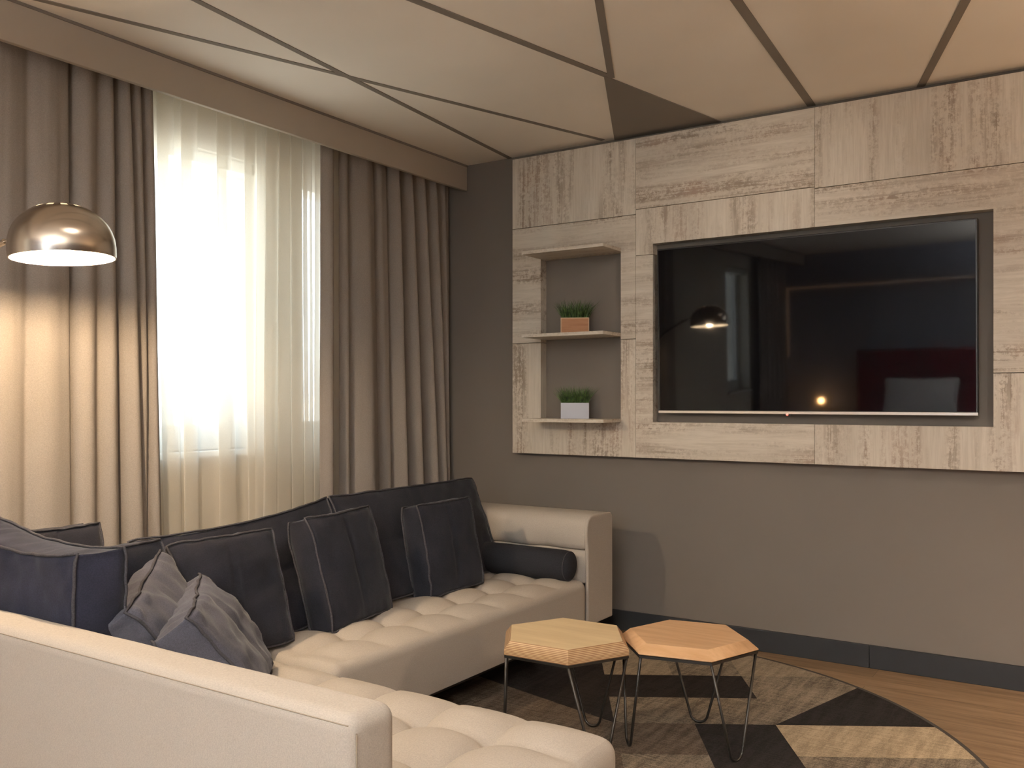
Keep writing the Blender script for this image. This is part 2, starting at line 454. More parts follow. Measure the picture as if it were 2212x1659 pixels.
# shelves
for nm, zt, lb in (('wall_shelf', 1.967, 'topmost of three whitewashed shelves, empty, above the two plants'),
                   ('wall_shelf', 1.533, 'middle whitewashed shelf carrying the grass in the wooden pot'),
                   ('wall_shelf', 1.093, 'bottom whitewashed shelf carrying the grass in the silver pot')):
    o = MB().box(.782, 1.262, -.253, 0, zt - .017, zt).build(nm, M['ph'], bevel=.001, loc=(1.02, 0, zt - .017))
    tag(o, lb, 'shelf', 'wall shelves in the panel niche')

# potted grass
def grass_pot(z, pm, lm, label, seed, hgt):
    t = thing('potted_grass', label, 'plant', (1.043, -.105, z), 'potted grasses on the shelves')
    x0, x1, y0, y1 = .9705, 1.1155, -.145, -.065; w_ = .006
    mb = MB()
    for a in ((x0, x1, y0, y0 + w_), (x0, x1, y1 - w_, y1), (x0, x0 + w_, y0 + w_, y1 - w_), (x1 - w_, x1, y0 + w_, y1 - w_)):
        mb.box(*a, z, z + .082)
    mb.box(x0 + w_, x1 - w_, y0 + w_, y1 - w_, z, z + .01)
    p = part(mb, 'pot', pm, t)
    if lm:
        r_ = MB()
        r_.box(x0 - .001, x0 + .005, y0 - .001, y0, z, z + .083)
        r_.box(x1 - .003, x1 + .001, y0 - .001, y0, z, z + .083)
        r_.box(x0 - .001, x1 + .001, y0 - .001, y1 + .001, z + .0815, z + .083)
        # open rim only
        r_ = MB()
        for a in ((x0 - .001, x1 + .001, y0 - .001, y0 + .004), (x0 - .001, x1 + .001, y1 - .004, y1 + .001), (x0 - .001, x0 + .004, y0, y1), (x1 - .004, x1 + .001, y0, y1)):
            r_.box(*a, z + .0795, z + .0835)
        r_.box(x0 - .0012, x0 + .003, y0 - .0012, y0 + .003, z, z + .0835)
        r_.box(x1 - .002, x1 + .0012, y0 - .0012, y0 + .003, z, z + .0835)
        part(r_, 'rim', lm, t)
    part(MB().box(x0 + w_, x1 - w_, y0 + w_, y1 - w_, z + .01, z + .07), 'soil', M['soil'], t)
    rnd = random.Random(seed); gb = MB()
    for _ in range(620):
        bx, by = rnd.uniform(x0 + .008, x1 - .008), rnd.uniform(y0 + .008, y1 - .008)
        lean = (bx - 1.043) / .085 * .42 + rnd.gauss(0, .24); ly = (by + .105) / .04 * .3 + rnd.gauss(0, .16)
        h_ = hgt * rnd.uniform(.5, 1.2); w0 = rnd.uniform(.0012, .0022); a = rnd.uniform(0, PI)
        dx, dy = math.cos(a) * w0, math.sin(a) * w0; pts = []
        for k in range(5):
            s_ = k / 4; q = 1 - s_ ** 1.6 * .95
            c = (bx + lean * h_ * s_ ** 1.5, by + ly * h_ * s_ ** 1.5, z + .068 + h_ * s_ * (1 - .12 * abs(lean) * s_))
            pts += [(c[0] - dx * q, c[1] - dy * q, c[2]), (c[0] + dx * q, c[1] + dy * q, c[2])]
        gb.add(pts, [(2 * k, 2 * k + 1, 2 * k + 3, 2 * k + 2) for k in range(4)])
    o = part(gb, 'grass_blades', M['grass'], t); o['kind'] = 'stuff'
    t.rotation_euler.z = R(27); t.location.x = 1.020
M['potrim'] = mat('pot_rim', (.55, .40, .25), .5)
grass_pot(1.533, M['potwood'], M['potrim'], 'potted green grass in an orange-brown wooden box on the middle shelf', 3, .098)
grass_pot(1.093, M['potgray'], None, 'potted green grass in a silver-grey box on the bottom shelf', 5, .092)

# ------------------------------------------------------------------ television
tx0, tx1, tz0, tz1 = 1.478, 2.900, 1.128, 1.938
tv = thing('television', 'wide black flat-screen television set into the whitewashed wall panel', 'television', ((tx0 + tx1) / 2, -.036, tz0), rot=(R(1.7), 0, 0))
def tvp(mb, name, m, **k):
    return mb.build(name, m, tv, **k)
hw = (tx1 - tx0) / 2; hh = tz1 - tz0
tvp(MB().box(-hw, hw, -.036, -.004, 0, hh), 'casing', M['black'], bevel=.003)
tvp(MB().box(-hw + .008, hw - .008, -.0372, -.0362, .014, hh - .008), 'screen', M['screen'])
tvp(MB().box(-hw, hw, -.041, -.030, -.002, .011), 'bottom_trim', M['silver'], bevel=.0015)
lg = MB(); lg.sphere((-.073, -.040, -.004), .006, 8)
tvp(lg, 'indicator_light', emit('standby_led', (1, .1, .05), .6), smooth=True)
tvp(MB().box(-.02 - .073, .02 - .073, -.039, -.028, -.008, -.002), 'sensor_housing', M['black'], bevel=.001)
tvp(MB().box(-.25, .25, -.004, .012, .12, .5), 'wall_bracket', M['black'])

# ------------------------------------------------------------------ rug
CR, RR = Vector((1.66, -1.60)), 1.5
rug = thing('round_rug', 'large round rug with black, grey and tan geometric patches under the tables', 'rug', (CR.x, CR.y, 0))
circ = [CR + Vector((math.cos(2 * PI * i / 128), math.sin(2 * PI * i / 128))) * RR for i in range(128)]
ca, sa = math.cos(R(31)), math.sin(R(31))
def uv2xy(u, v): return Vector((u * ca - v * sa, u * sa + v * ca))
def clip(poly):
    out_ = poly
    for i in range(128):
        a, b = circ[i], circ[(i + 1) % 128]; n_ = Vector((-(b - a).y, (b - a).x)); inp = out_; out_ = []
        for j in range(len(inp)):
            p, q = inp[j - 1], inp[j]; dp, dq = (p - a).dot(n_), (q - a).dot(n_)
            if (dp >= 0) != (dq >= 0): out_.append(p + (q - p) * (dp / (dp - dq)))
            if dq >= 0: out_.append(q)
        if len(out_) < 3: return []
    return out_
du = .292; U0 = 1.505; V0 = -2.03
rnd = random.Random(4); mb = MB()
def rugcol(u, v):
    D, G, T_, L_, B = 0, 1, 2, 3, 4
    a = u - U0; b = v - V0
    if u > U0:
        if b < 0:
            if b > -.30: return L_
            if b > -.59: return G
            return D if a + b > -.3 else T_
        if b < a: return D
        if b < .31: return G
        if b < .585: return G
        return T_
    if u > U0 - du:
        if b < -.6: return G
        if b < 0: return D
        if b < .31: return G
        if b < .585: return D
        return G
    if u > U0 - 2 * du:
        if b < 0: return B if b > -.3 else G
        if b < .31: return G
        if b < .585: return D
        return T_
    if u + v > -1.11 and b < 1.0 and b > 0: return D
    if b < 0 and u > U0 - 3 * du: return B
    if b < -.6: return D if (int(u * 3.4) + int(b * 3.4)) % 2 else T_
    return B
s_ = du / 2
for i in range(-16, 16):
    for j in range(-16, 16):
        u, v = U0 + i * s_, V0 + j * s_
        c4 = [(u, v), (u + s_, v), (u + s_, v + s_), (u, v + s_)]
        # corners used for both diagonals
        tri = [(c4[0], c4[1], c4[2]), (c4[0], c4[2], c4[3])] if u > U0 - .01 else [(c4[0], c4[1], c4[3]), (c4[1], c4[2], c4[3])]
        for t3 in tri:
            cu, cv = sum(p[0] for p in t3) / 3, sum(p[1] for p in t3) / 3
            pl = clip([uv2xy(*p) for p in t3])
            if pl:
                n_ = len(pl); mb.add([(p.x, p.y, .009) for p in pl], [tuple(range(n_))], rugcol(cu, cv))
part(mb, 'pile', RUG, rug)
ed = MB()
n_ = 128
ed.add([(CR.x + math.cos(2 * PI * i / n_) * r_, CR.y + math.sin(2 * PI * i / n_) * r_, z_) for (r_, z_) in ((RR - .012, .0095), (RR + .004, .0095), (RR + .006, .0005)) for i in range(n_)],
       [(k * n_ + i, (k + 1) * n_ + i, (k + 1) * n_ + (i + 1) % n_, k * n_ + (i + 1) % n_) for k in range(2) for i in range(n_)])
part(ed, 'border', M['rugedge'], rug)

# ------------------------------------------------------------------ sofa
sofa = thing('corner_sofa', 'beige L-shaped corner sofa with tufted seats, low back and end arm', 'sofa', (1.2, -1.7, 0))
def slab(x0, x1, y0, y1, z0, z1, r, nodes=None, res=.014, sides=(1, 1, 1, 1), crown=.015, cell=.22, seedv=0):
    """soft slab with rounded top edges; nodes = (ox, oy) origin of the tuft grid"""
    nx = max(4, int((x1 - x0) / res)); ny = max(4, int((y1 - y0) / res))
    def axis(a, b, n):
        base = [a + (b - a) * i / n for i in range(n + 1)]
        ext = [a + r * (1 - math.cos(t * PI / 12)) for t in range(6)] + [b - r * (1 - math.cos(t * PI / 12)) for t in range(6)]
        L_ = sorted(set(base + ext)); res_ = [L_[0]]
        for q in L_[1:]:
            if q - res_[-1] > .0009: res_.append(q)
        res_[-1] = b
        return res_
    X = axis(x0, x1, nx); Y = axis(y0, y1, ny)
    def prof(e): return 0 if e >= r else r - math.sqrt(max(0, r * r - (r - e) ** 2))
    def h(x, y):
        ex = min((x - x0) if sides[0] else 9, (x1 - x) if sides[1] else 9); ey = min((y - y0) if sides[2] else 9, (y1 - y) if sides[3] else 9)
        if ex < r and ey < r:
            dd = math.hypot(r - ex, r - ey); drop = r if dd >= r else r - math.sqrt(r * r - dd * dd)
        else: drop = prof(min(ex, ey))
        z = z1 - drop
        e_ = min(ex, ey)
        if nodes:
            fx = (x - nodes[0]) / cell; fy = (y - nodes[1]) / cell
            cu = abs(fx - round(fx)); cv = abs(fy - round(fy))
            gx = nodes[0] + round(fx) * cell; gy = nodes[1] + round(fy) * cell
            onx = x0 + .12 < gx < x1 - .12 or True
            fade = min(1, max(0, (e_ - .005) / .10))
            node_ok = (min(gx - x0, x1 - gx) > .10) and (min(gy - y0, y1 - gy) > .10)
            puff = .022 * (max(0, math.sin(PI * abs(fx % 1)) * math.sin(PI * abs(fy % 1)))) ** .55
            creaseX = math.exp(-cu / .045); creaseY = math.exp(-cv / .045)
            wob = .5 + .5 * noise.noise(Vector((x * 7, y * 7, seedv)))
            z += fade * puff
            lx = 1 if (min(gx - x0, x1 - gx) > .10) else 0; ly = 1 if (min(gy - y0, y1 - gy) > .10) else 0
            z -= (.009 + .004 * wob) * (creaseX * lx * min(1, e_ / .06) + creaseY * ly * min(1, e_ / .06))
            if node_ok: z -= .036 * math.exp(-math.sqrt(cu * cu + cv * cv) / .12)
        else:
            z += crown * math.sin(PI * (x - x0) / (x1 - x0)) * math.sin(PI * (y - y0) / (y1 - y0))
        z += .0025 * noise.noise(Vector((x * 5, y * 5, 3 + seedv)))
        return z
    def plan(x, y):
        ex = min((x - x0) if sides[0] else 9, (x1 - x) if sides[1] else 9); ey = min((y - y0) if sides[2] else 9, (y1 - y) if sides[3] else 9)
        if ex < r and ey < r:
            dx, dy = r - ex, r - ey; dd = math.hypot(dx, dy)
            m_ = max(dx, dy)
            q = m_ / dd * 1.0 if dd > 0 else 1
            dx, dy = dx * q, dy * q
            x = x0 + r - dx if x - x0 < x1 - x else x1 - r + dx
            y = y0 + r - dy if y - y0 < y1 - y else y1 - r + dy
        return x, y
    mb = MB(); v = []
    for y in Y:
        for x in X:
            a_, b_ = plan(x, y); v.append((a_, b_, h(a_, b_)))
    nX = len(X); nY = len(Y); f = []
    for j in range(nY - 1):
        for i in range(nX - 1): f.append((j * nX + i, j * nX + i + 1, (j + 1) * nX + i + 1, (j + 1) * nX + i))
    per = [i for i in range(nX)] + [j * nX + nX - 1 for j in range(1, nY)] + [(nY - 1) * nX + i for i in range(nX - 2, -1, -1)] + [j * nX for j in range(nY - 2, 0, -1)]
    k = len(v); v += [(v[p][0], v[p][1], z0) for p in per]; n_ = len(per)
    f += [(per[(a + 1) % n_], per[a], k + a, k + (a + 1) % n_) for a in range(n_)]
    f.append(tuple(range(k, k + n_)))
    mb.add(v, f)
    return mb
ZB = .142
AX0, AX1 = .30, 1.33
# seat along the window: y from -2.2 to the arm
part(slab(AX0 + .13, AX1, -2.185, -.540, ZB, .352, .035, (1.115, -.76), cell=.225), 'seat', M['sofa'], sofa, smooth=True, angle=50)
# near seat with chaise end
part(slab(AX0 + .13, 2.330, -2.985, -2.205, ZB, .352, .045, (2.07, -2.405), res=.012, cell=.225, seedv=4), 'chaise_seat', M['sofa'], sofa, smooth=True, angle=50)
# backrest along the window
part(slab(AX0, AX0 + .128, -3.11, -.30, ZB, .64, .03), 'backrest', M['sofa'], sofa, smooth=True, angle=50)
# near backrest
part(slab(AX0 + .13, 2.272, -3.113, -2.988, .03, .647, .030, crown=.002), 'backrest', M['sofa'], sofa, smooth=True, angle=50)
# stitched seam along the near backrest edge
sm = MB(); pts = []
for i in range(160):
    x = .45 + (2.262 - .45) * i / 159
    pts.append((x, -3.1095 + .0006 * noise.noise(Vector((x * 30, 0, 0))), .634))
sm.tube(pts, .0012, 5)
sm.tube([(2.2725, -3.100, .62 - i * .02) for i in range(29)], .0016, 5)
part(sm, 'seam', M['sofaseam'], sofa)
# arm: body, padded upper cushion
part(slab(AX0 + .13, 1.322, -.470, -.297, ZB, .60, .03, crown=.002), 'arm', M['sofa'], sofa, smooth=True, angle=50)
def arm_pad():
    """padded top cushion of the arm: bulges over the inner face, one button tuft"""
    mb = MB(); nx, ns = 70, 40; x0, x1 = .44, 1.322
    rings = []
    for i in range(nx + 1):
        x = x0 + (x1 - x0) * i / nx
        e_ = min(x - x0, x1 - x); q = 1 if e_ > .03 else math.sqrt(max(0, 1 - (1 - e_ / .03) ** 2)); q = .965 + .035 * q
        ring = []
        # profile in (y, z): inner side bulging towards -y
        P = [(-.295, .49), (-.541, .492), (-.553, .50), (-.558, .52), (-.560, .56), (-.556, .600), (-.545, .628), (-.520, .645), (-.45, .652), (-.36, .652), (-.315, .648), (-.297, .632)]
        for (y, z) in P:
            yy = -.425 + (y + .425) * q; zz = .57 + (z - .57) * q
            if y < -.53:
                for nxp in (.66, .885, 1.11):
                    d2 = ((x - nxp) / .05) ** 2 + ((z - .50) / .05) ** 2
                    yy += .012 * math.exp(-d2) + .003 * math.exp(-((x - nxp) / .012) ** 2)
            ring.append((x, yy, zz))
        rings.append(ring)
    mb.loft(rings)
    return mb
P_ = [(-.297, ZB), (-.297, .632), (-.315, .648), (-.36, .652), (-.45, .652), (-.515, .648), (-.540, .632), (-.552, .605), (-.556, .57), (-.552, .53), (-.545, .49), (-.545, ZB)]
mb = MB(); mb.loft([[(x_, y_, z_) for y_, z_ in P_] for x_ in (1.318, 1.336)])
part(mb, 'arm_end_panel', M['sofa'], sofa, bevel=.006, seg=3)
part(arm_pad(), 'arm_pad', M['sofa'], sofa, smooth=True, angle=60)
part(slab(.44, 1.322, -.541, -.471, .34, .492, .006, crown=0), 'arm_lower_panel', M['sofa'], sofa, smooth=True, angle=50)
for (x, y) in ((.42, -.40), (1.24, -.40), (.42, -2.0), (1.24, -2.05), (.40, -3.0), (2.2, -2.95), (2.22, -2.36), (1.3, -3.0)):
    part(MB().lathe([(.0001, 0), (.02, 0), (.026, ZB + .002), (.0001, ZB + .002)], (x, y, .0), 16), 'leg', M['foot'], sofa, smooth=True, angle=40)
# under-frame, recessed
part(MB().box(.40, 1.25, -2.9, -.36, ZB - .05, ZB), 'underframe', M['foot'], sofa)

# ------------------------------------------------------------------ cushions
def cushion(name, label, W, Ht, T_, centre, wdir, udir, seed=0, bulge=.035, pinch=.03, cross=True, sag=0, group='dark blue throw pillows on the sofa', cat='pillow', wrinkle=1.0, n=30, rag=1.0, fab='navy'):
    """boxed pillow. local x = width, z = height, -y = the front face normal. centre = centre of the body"""
    X = Vector(wdir).normalized(); Zv = Vector(udir); Zv = (Zv - X * Zv.dot(X)).normalized(); Yv = Zv.cross(X)
    c = Vector(centre)
    t = thing(name, label, cat, c - Zv * Ht / 2, group)
    t.matrix_world = Matrix.Translation(c - Zv * Ht / 2) @ Matrix((X, Yv, Zv)).transposed().to_4x4()
    so = seed * 17.3
    def outline(u, v):
        px = W / 2 * u * (1 - pinch * (1 - v * v)); pz = Ht / 2 * v * (1 - pinch * (1 - u * u)) + Ht / 2
        if sag: pz -= sag * (1 - u * u) * (v * .5 + .5)
        # ragged corners
        k = (abs(u) * abs(v)) ** 8
        px += k * .006 * noise.noise(Vector((u * 3, v * 3, so))); pz += k * .012 * noise.noise(Vector((u * 3, v * 3, so + 5)))
        return px, pz
    def face(u, v, sgn):
        px, pz = outline(u, v)
        b = max(0, (1 - u * u) * (1 - v * v)) ** .42
        y = T_ / 2 + bulge * b
        if cross:
            y -= .010 * b * math.exp(-abs(u) / .03) + .008 * b * math.exp(-abs(v - .05) / .035)
        e_ = min(1 - abs(u), 1 - abs(v))
        # puckers that run in from the seams
        y += wrinkle * .006 * math.exp(-e_ / .22) * math.sin(min(e_, .05) * 30) * noise.noise(Vector((px * 34 + so, pz * 34, so)))
        y += wrinkle * .008 * noise.noise(Vector((px * 7 + so, pz * 7, so * 2 + sgn)))
        y += wrinkle * .004 * noise.noise(Vector((px * 20 + so, pz * 16, so + sgn * 3)))
        y -= .012 * ((u * u * v * v) ** 4)
        return Vector((px, sgn * y, pz))
    mb = MB()
    # closer spacing towards the borders
    ax = [math.sin(PI / 2 * (-1 + 2 * i / n)) * .35 + (-1 + 2 * i / n) * .65 for i in range(n + 1)]
    idx = {}
    for sgn in (-1, 1):
        for j in range(n + 1):
            for i in range(n + 1):
                idx[(sgn, i, j)] = len(mb.v); mb.v.append(tuple(face(ax[i], ax[j], sgn)))
        for j in range(n):
            for i in range(n):
                q = (idx[(sgn, i, j)], idx[(sgn, i + 1, j)], idx[(sgn, i + 1, j + 1)], idx[(sgn, i, j + 1)])
                mb.f.append(q if sgn < 0 else q[::-1]); mb.m.append(0)
    per = [(i, 0) for i in range(n)] + [(n, j) for j in range(n)] + [(i, n) for i in range(n, 0, -1)] + [(0, j) for j in range(n, 0, -1)]
    g_ = 6; k = len(per); rows = []
    cen = Vector((0, 0, Ht / 2))
    for r_ in range(g_ + 1):
        s_ = r_ / g_
        if r_ == 0: rows.append([idx[(-1, i, j)] for (i, j) in per]); continue
        if r_ == g_: rows.append([idx[(1, i, j)] for (i, j) in per]); continue
        row = []
        for q_, (i, j) in enumerate(per):
            a = Vector(mb.v[idx[(-1, i, j)]]); b = Vector(mb.v[idx[(1, i, j)]]); p = a.lerp(b, s_)
            d = Vector((ax[i], 0, ax[j])); corner = (abs(ax[i]) * abs(ax[j])) ** 6
            nrm = Vector((1 if ax[i] > .999 else -1 if ax[i] < -.999 else 0, 0, 1 if ax[j] > .999 else -1 if ax[j] < -.999 else 0))
            if nrm.length: nrm.normalize()
            amp = .010 * math.sin(PI * s_) * (1 - corner * 1.6)
            amp += wrinkle * .005 * math.sin(PI * s_) * noise.noise(Vector((p.x * 30 + so, p.z * 30, s_ * 2)))
            p += nrm * amp
            row.append(len(mb.v)); mb.v.append(tuple(p))
        rows.append(row)
    for r_ in range(g_):
        for q_ in range(k):
            mb.f.append((rows[r_][q_], rows[r_ + 1][q_], rows[r_ + 1][(q_ + 1) % k], rows[r_][(q_ + 1) % k])); mb.m.append(0)
    mb.build('cover', M[fab], t, smooth=True)
    for sgn in (-1, 1):
        pts = []
        for q_, (i, j) in enumerate(per):
            p = Vector(mb.v[idx[(sgn, i, j)]]); d = Vector((p.x / (W / 2), 0, (p.z - Ht / 2) / (Ht / 2)))
            off = .0035 + rag * .0035 * noise.noise(Vector((q_ * .35, so, sgn * 2)))
            nrm = Vector((1 if ax[i] > .999 else -1 if ax[i] < -.999 else 0, 0, 1 if ax[j] > .999 else -1 if ax[j] < -.999 else 0))
            if nrm.length: nrm.normalize()
            pts.append(p + nrm * off + Vector((0, sgn * (.001 + .002 * noise.noise(Vector((q_ * .3, so + 9, sgn)))), 0)))
        pm = MB(); pm.tube(pts, .0042, 6, closed=True)
        pm.build('piping', M['piping'], t, smooth=True)
    return t

def place(TL, TR, BR, BL=None, thick=.12, **k):
    """front face corner points -> cushion pose; the body lies behind that face"""
    TL, TR, BR = Vector(TL), Vector(TR), Vector(BR)
    X = (TR - TL); W = X.length; X.normalize(); U = TR - BR; U = U - X * U.dot(X); Ht = U.length; U.normalize()
    nrm = X.cross(U)      # front-facing normal
    c = TR - X * W / 2 - U * Ht / 2 - nrm * thick / 2
    # local -y must be nrm: Y = Z x X = U x X = -nrm
    return cushion(W=W, Ht=Ht, T_=thick, centre=c, wdir=X, udir=U, **k)

BK = 'large dark blue back cushions of the sofa'
place((.74, -1.60, .800), (.70, -.565, .800), (.86, -.565, .372), thick=.15, name='back_cushion', label='large dark blue back cushion at the far end of the sofa, beside the arm', seed=1, bulge=.012, pinch=.012, group=BK, cat='cushion', n=44, wrinkle=1.1)
place((.72, -2.485, .735), (.735, -1.615, .795), (.88, -1.615, .372), thick=.15, name='back_cushion', label='large dark blue back cushion in the middle of the window side, behind two square pillows', seed=2, bulge=.012, pinch=.012, sag=.02, group=BK, cat='cushion', n=44, wrinkle=1.4)
place((.60, -2.973, .84), (1.216, -2.973, .806), (1.216, -2.973, .375), thick=.145, name='back_cushion', label='bulky dark blue back cushion upright against the near backrest, left of the two leaning pillows', seed=3, bulge=.008, pinch=.006, sag=.03, group=BK, cat='cushion', n=40, wrinkle=1.2, cross=False, fab='blue')
place((.585, -2.80, .79), (.585, -2.50, .785), (.64, -2.50, .37), thick=.12, name='throw_pillow', label='dark blue pillow in the far left corner, only its top edge showing against the drape', seed=4, bulge=.02)
place((.93, -2.79, .765), (.92, -2.505, .762), (1.0, -2.505, .37), thick=.11, name='throw_pillow', label='dark pillow in the sofa corner, only its upper right corner showing beside the bulky cushion', seed=5, bulge=.02)
# the two leaning pillows in the near corner: faces turned towards the room
place((1.252, -2.845, .655), (.915, -2.515, .728), (1.10, -2.39, .40), thick=.115, name='throw_pillow', label='slumped grey-blue pillow seen edge-on, directly beside the bulky back cushion', seed=6, bulge=.035, pinch=.05, wrinkle=2.2, rag=1.6, fab='faded')
place((1.365, -2.760, .630), (1.020, -2.440, .662), (1.235, -2.355, .388), thick=.115, name='throw_pillow', label='slumped grey-blue pillow seen edge-on, the front one nearest the tufted near seat', seed=7, bulge=.035, pinch=.05, wrinkle=2.2, rag=1.6, fab='faded')
place((.903, -2.470, .742), (.925, -2.072, .748), (1.035, -2.026, .375), thick=.11, name='throw_pillow', label='square dark pillow with a cross seam, nearest of the three propped on the window-side cushions', seed=8, bulge=.03, pinch=.04, wrinkle=1.3, rag=1.3)
place((.928, -1.905, .760), (.895, -1.545, .770), (1.000, -1.500, .375), thick=.11, name='throw_pillow', label='square dark pillow with pale piping, middle of the three propped on the window-side cushions', seed=9, bulge=.02, pinch=.025)
place((.925, -1.275, .745), (.945, -.935, .752), (1.02, -.905, .378), thick=.11, name='throw_pillow', label='square dark pillow nearest the bolster, farthest of the three propped pillows', seed=10, bulge=.018, pinch=.02, wrinkle=.8)

# bolster
bo = thing('bolster', 'long dark round bolster lying against the arm at the far end of the seat', 'bolster', (.95, -.62, .36))
mb = MB(); prof = []
for (s_, q) in ((0, .02), (.001, .5), (.006, .82), (.018, .95), (.04, 1.0), (.3, 1.02), (.62, 1.0), (.642, .95), (.654, .82), (.659, .5), (.66, .02)):
    prof.append((s_, q * .072))
rings = []
for (s_, r_) in prof:
    rings.append([(.635 + s_, -.628 + r_ * math.cos(2 * PI * j / 32) * (1 + .012 * noise.noise(Vector((s_ * 9, j * .6, 1)))), .428 + r_ * math.sin(2 * PI * j / 32)) for j in range(32)])
mb.loft(rings, cap=True); part(mb, 'cover', M['bolster'], bo, smooth=True)
for s_ in (.012, .648):
    mb = MB(); mb.tube([(.635 + s_, -.628 + .0665 * math.cos(2 * PI * j / 40), .428 + .0665 * math.sin(2 * PI * j / 40)) for j in range(40)], .0022, 5, closed=True)
    part(mb, 'piping', M['piping'], bo, smooth=True)

# ------------------------------------------------------------------ hexagonal side tables
def hexpts(r_, rot, c=(0, 0), z=0): return [(c[0] + r_ * math.cos(R(rot + 60 * k)), c[1] + r_ * math.sin(R(rot + 60 * k)), z) for k in range(6)]
def side_table(c, rot, kind, label):
    t = thing('side_table', label, 'side table', (c[0], c[1], 0), 'hexagonal side tables on the rug')
    zf = .352
    mb = MB()
    if kind == 'ply':
        rings = [(.237, zf), (.237, zf + .0175), (.214, zf + .044)]
    else:
        rings = [(.232, zf), (.238, zf + .003), (.238, zf + .006), (.202, zf + .034)]
    mb.loft([hexpts(r_, rot, c, z) for r_, z in rings])
    part(mb, 'tabletop', M['ply' if kind == 'ply' else 'beech'], t, bevel=.0012)
    fr_ = MB(); n_ = 6; a = hexpts(.236, rot, c); b = hexpts(.222, rot, c)
    for k in range(6):
        p, q, r_, s_ = a[k], a[(k + 1) % 6], b[(k + 1) % 6], b[k]
        fr_.add([(v[0], v[1], z) for z in (zf - .009, zf) for v in (p, q, r_, s_)], [(0, 3, 2, 1), (4, 5, 6, 7), (0, 1, 5, 4), (1, 2, 6, 5), (2, 3, 7, 6), (3, 0, 4, 7)])
    part(fr_, 'frame', M['metal'], t)
    for k in (5, 1, 3):     # hairpins across alternate sides
        p = Vector(hexpts(.229, rot, c)[k]); q = Vector(hexpts(.229, rot, c)[(k + 1) % 6]); mid = (p + q) / 2
        outv = (mid - Vector((c[0], c[1], 0))).normalized(); base = mid + outv * .010; d = (q - p).normalized(); rb = .032
        path = [p + Vector((0, 0, zf - .004))]
        zc = rb + .0145
        A = base - d * rb; Bp = base + d * rb
        # tangent-ish straight legs into a round bottom
        for th in range(0, 13):
            an = PI + PI * th / 12 * .92 + PI * .04
            path.append(Vector((base.x + d.x * rb * math.cos(an), base.y + d.y * rb * math.cos(an), zc + rb * math.sin(an))))
        path.append(q + Vector((0, 0, zf - .004)))
        lm = MB(); lm.tube(path, .0048, 8); part(lm, 'hairpin_leg', M['metal'], t, smooth=True)
    return t
side_table((1.797, -1.560), 2, 'ply', 'pale plywood hexagonal side table with striped edges, the one nearer the sofa')
side_table((2.136, -1.306), 11, 'beech', 'orange-brown solid wood hexagonal side table on wire hairpin legs')

# ------------------------------------------------------------------ floor lamp
LX, LY, LZ, LR = .74, -2.72, 1.612, .147
fl = thing('floor_lamp', 'brushed metal floor lamp with lit dome shade reaching over the sofa corner', 'lamp', (.365, -2.80, 0))
prof = [(.1465, 0), (.1475, .012), (.1478, .032), (.1455, .056), (.139, .079), (.130, .098), (.116, .116), (.098, .1325), (.078, .1455), (.062, .1525), (.050, .1565), (.038, .1592), (.025, .161), (.015, .1617), (.008, .162), (.0005, .162)]
FWD = Vector((-math.sin(cam.rotation_euler.z), math.cos(cam.rotation_euler.z), 0))
TILT = Matrix.Rotation(R(3.2), 3, -FWD)
def tilt(mb):
    p0 = Vector((LX, LY, LZ)); mb.v = [tuple(p0 + TILT @ (Vector(v) - p0)) for v in mb.v]; return mb
def holes_fn(n):
    def f(i, j):
        if i == 8: return j % 6 in (0, 1, 2)      # outer ring of vent holes
        if i == 10: return j % 8 in (3, 4, 5)
        return False
    return f
mb = MB(); n_ = 72
mb.lathe(prof, (LX, LY, LZ), n_, holes_fn(n_))
sh = part(tilt(mb), 'lamp_shade', M['shade'], fl, smooth=True)
mb = MB(); mb.lathe([(.1428, .0), (.147, .0)], (LX, LY, LZ), n_); tilt(mb).build('shade_rim', M['brushed'], sh, loc=fl.location)
mb = MB(); mb.sphere((LX, LY, LZ + .024), .024, 14)
bu = part(tilt(mb), 'light_bulb', M['bulb'], fl, smooth=True)
mb = MB(); mb.tube([(LX, LY, LZ + .046), (LX, LY, LZ + .155)], .014, 16); part(tilt(mb), 'socket', M['white'], fl, smooth=True, angle=40)
mb = MB(); mb.lathe([(.0005, .052), (.024, .050), (.029, .046), (.030, .048), (.024, .053), (.0005, .055)], (LX, LY, LZ), 32); part(tilt(mb), 'bulb_cap', M['white'], fl, smooth=True)  # added shield, keeps direct bulb light away from the vents
# arm reaching back to a pole that stands behind the sofa
PXY = (.262, -2.80)
JA = Vector((LX - .112, LY - .050, LZ + .092))
JB = Vector((.50, -2.785, 1.665)); JC = Vector((PXY[0] + .02, PXY[1], 1.56))
mb = MB(); mb.tube([JA, JB], .0045, 10); part(mb, 'shade_rod', M['brushed'], fl, smooth=True, angle=40)
dj = (JA - JB).normalized()
mb = MB(); mb.tube([JB + dj * .03, JB - dj * .02], .009, 12); part(mb, 'joint', M['brushed'], fl, smooth=True, angle=40)
mb = MB(); pts = []
for i in range(21):
    s_ = i / 20; pts.append(JB * (1 - s_) ** 3 + JC * 3 * s_ * (1 - s_) ** 2 + Vector((PXY[0], PXY[1], 1.55)) * 3 * s_ ** 2 * (1 - s_) + Vector((PXY[0], PXY[1], 1.40)) * s_ ** 3)
mb.tube(pts, .0085, 12); part(mb, 'arm', M['brushed'], fl, smooth=True, angle=40)
mb = MB(); mb.tube([(PXY[0], PXY[1], .02), (PXY[0], PXY[1], 1.42)], .011, 14); part(mb, 'pole', M['brushed'], fl, smooth=True, angle=40)
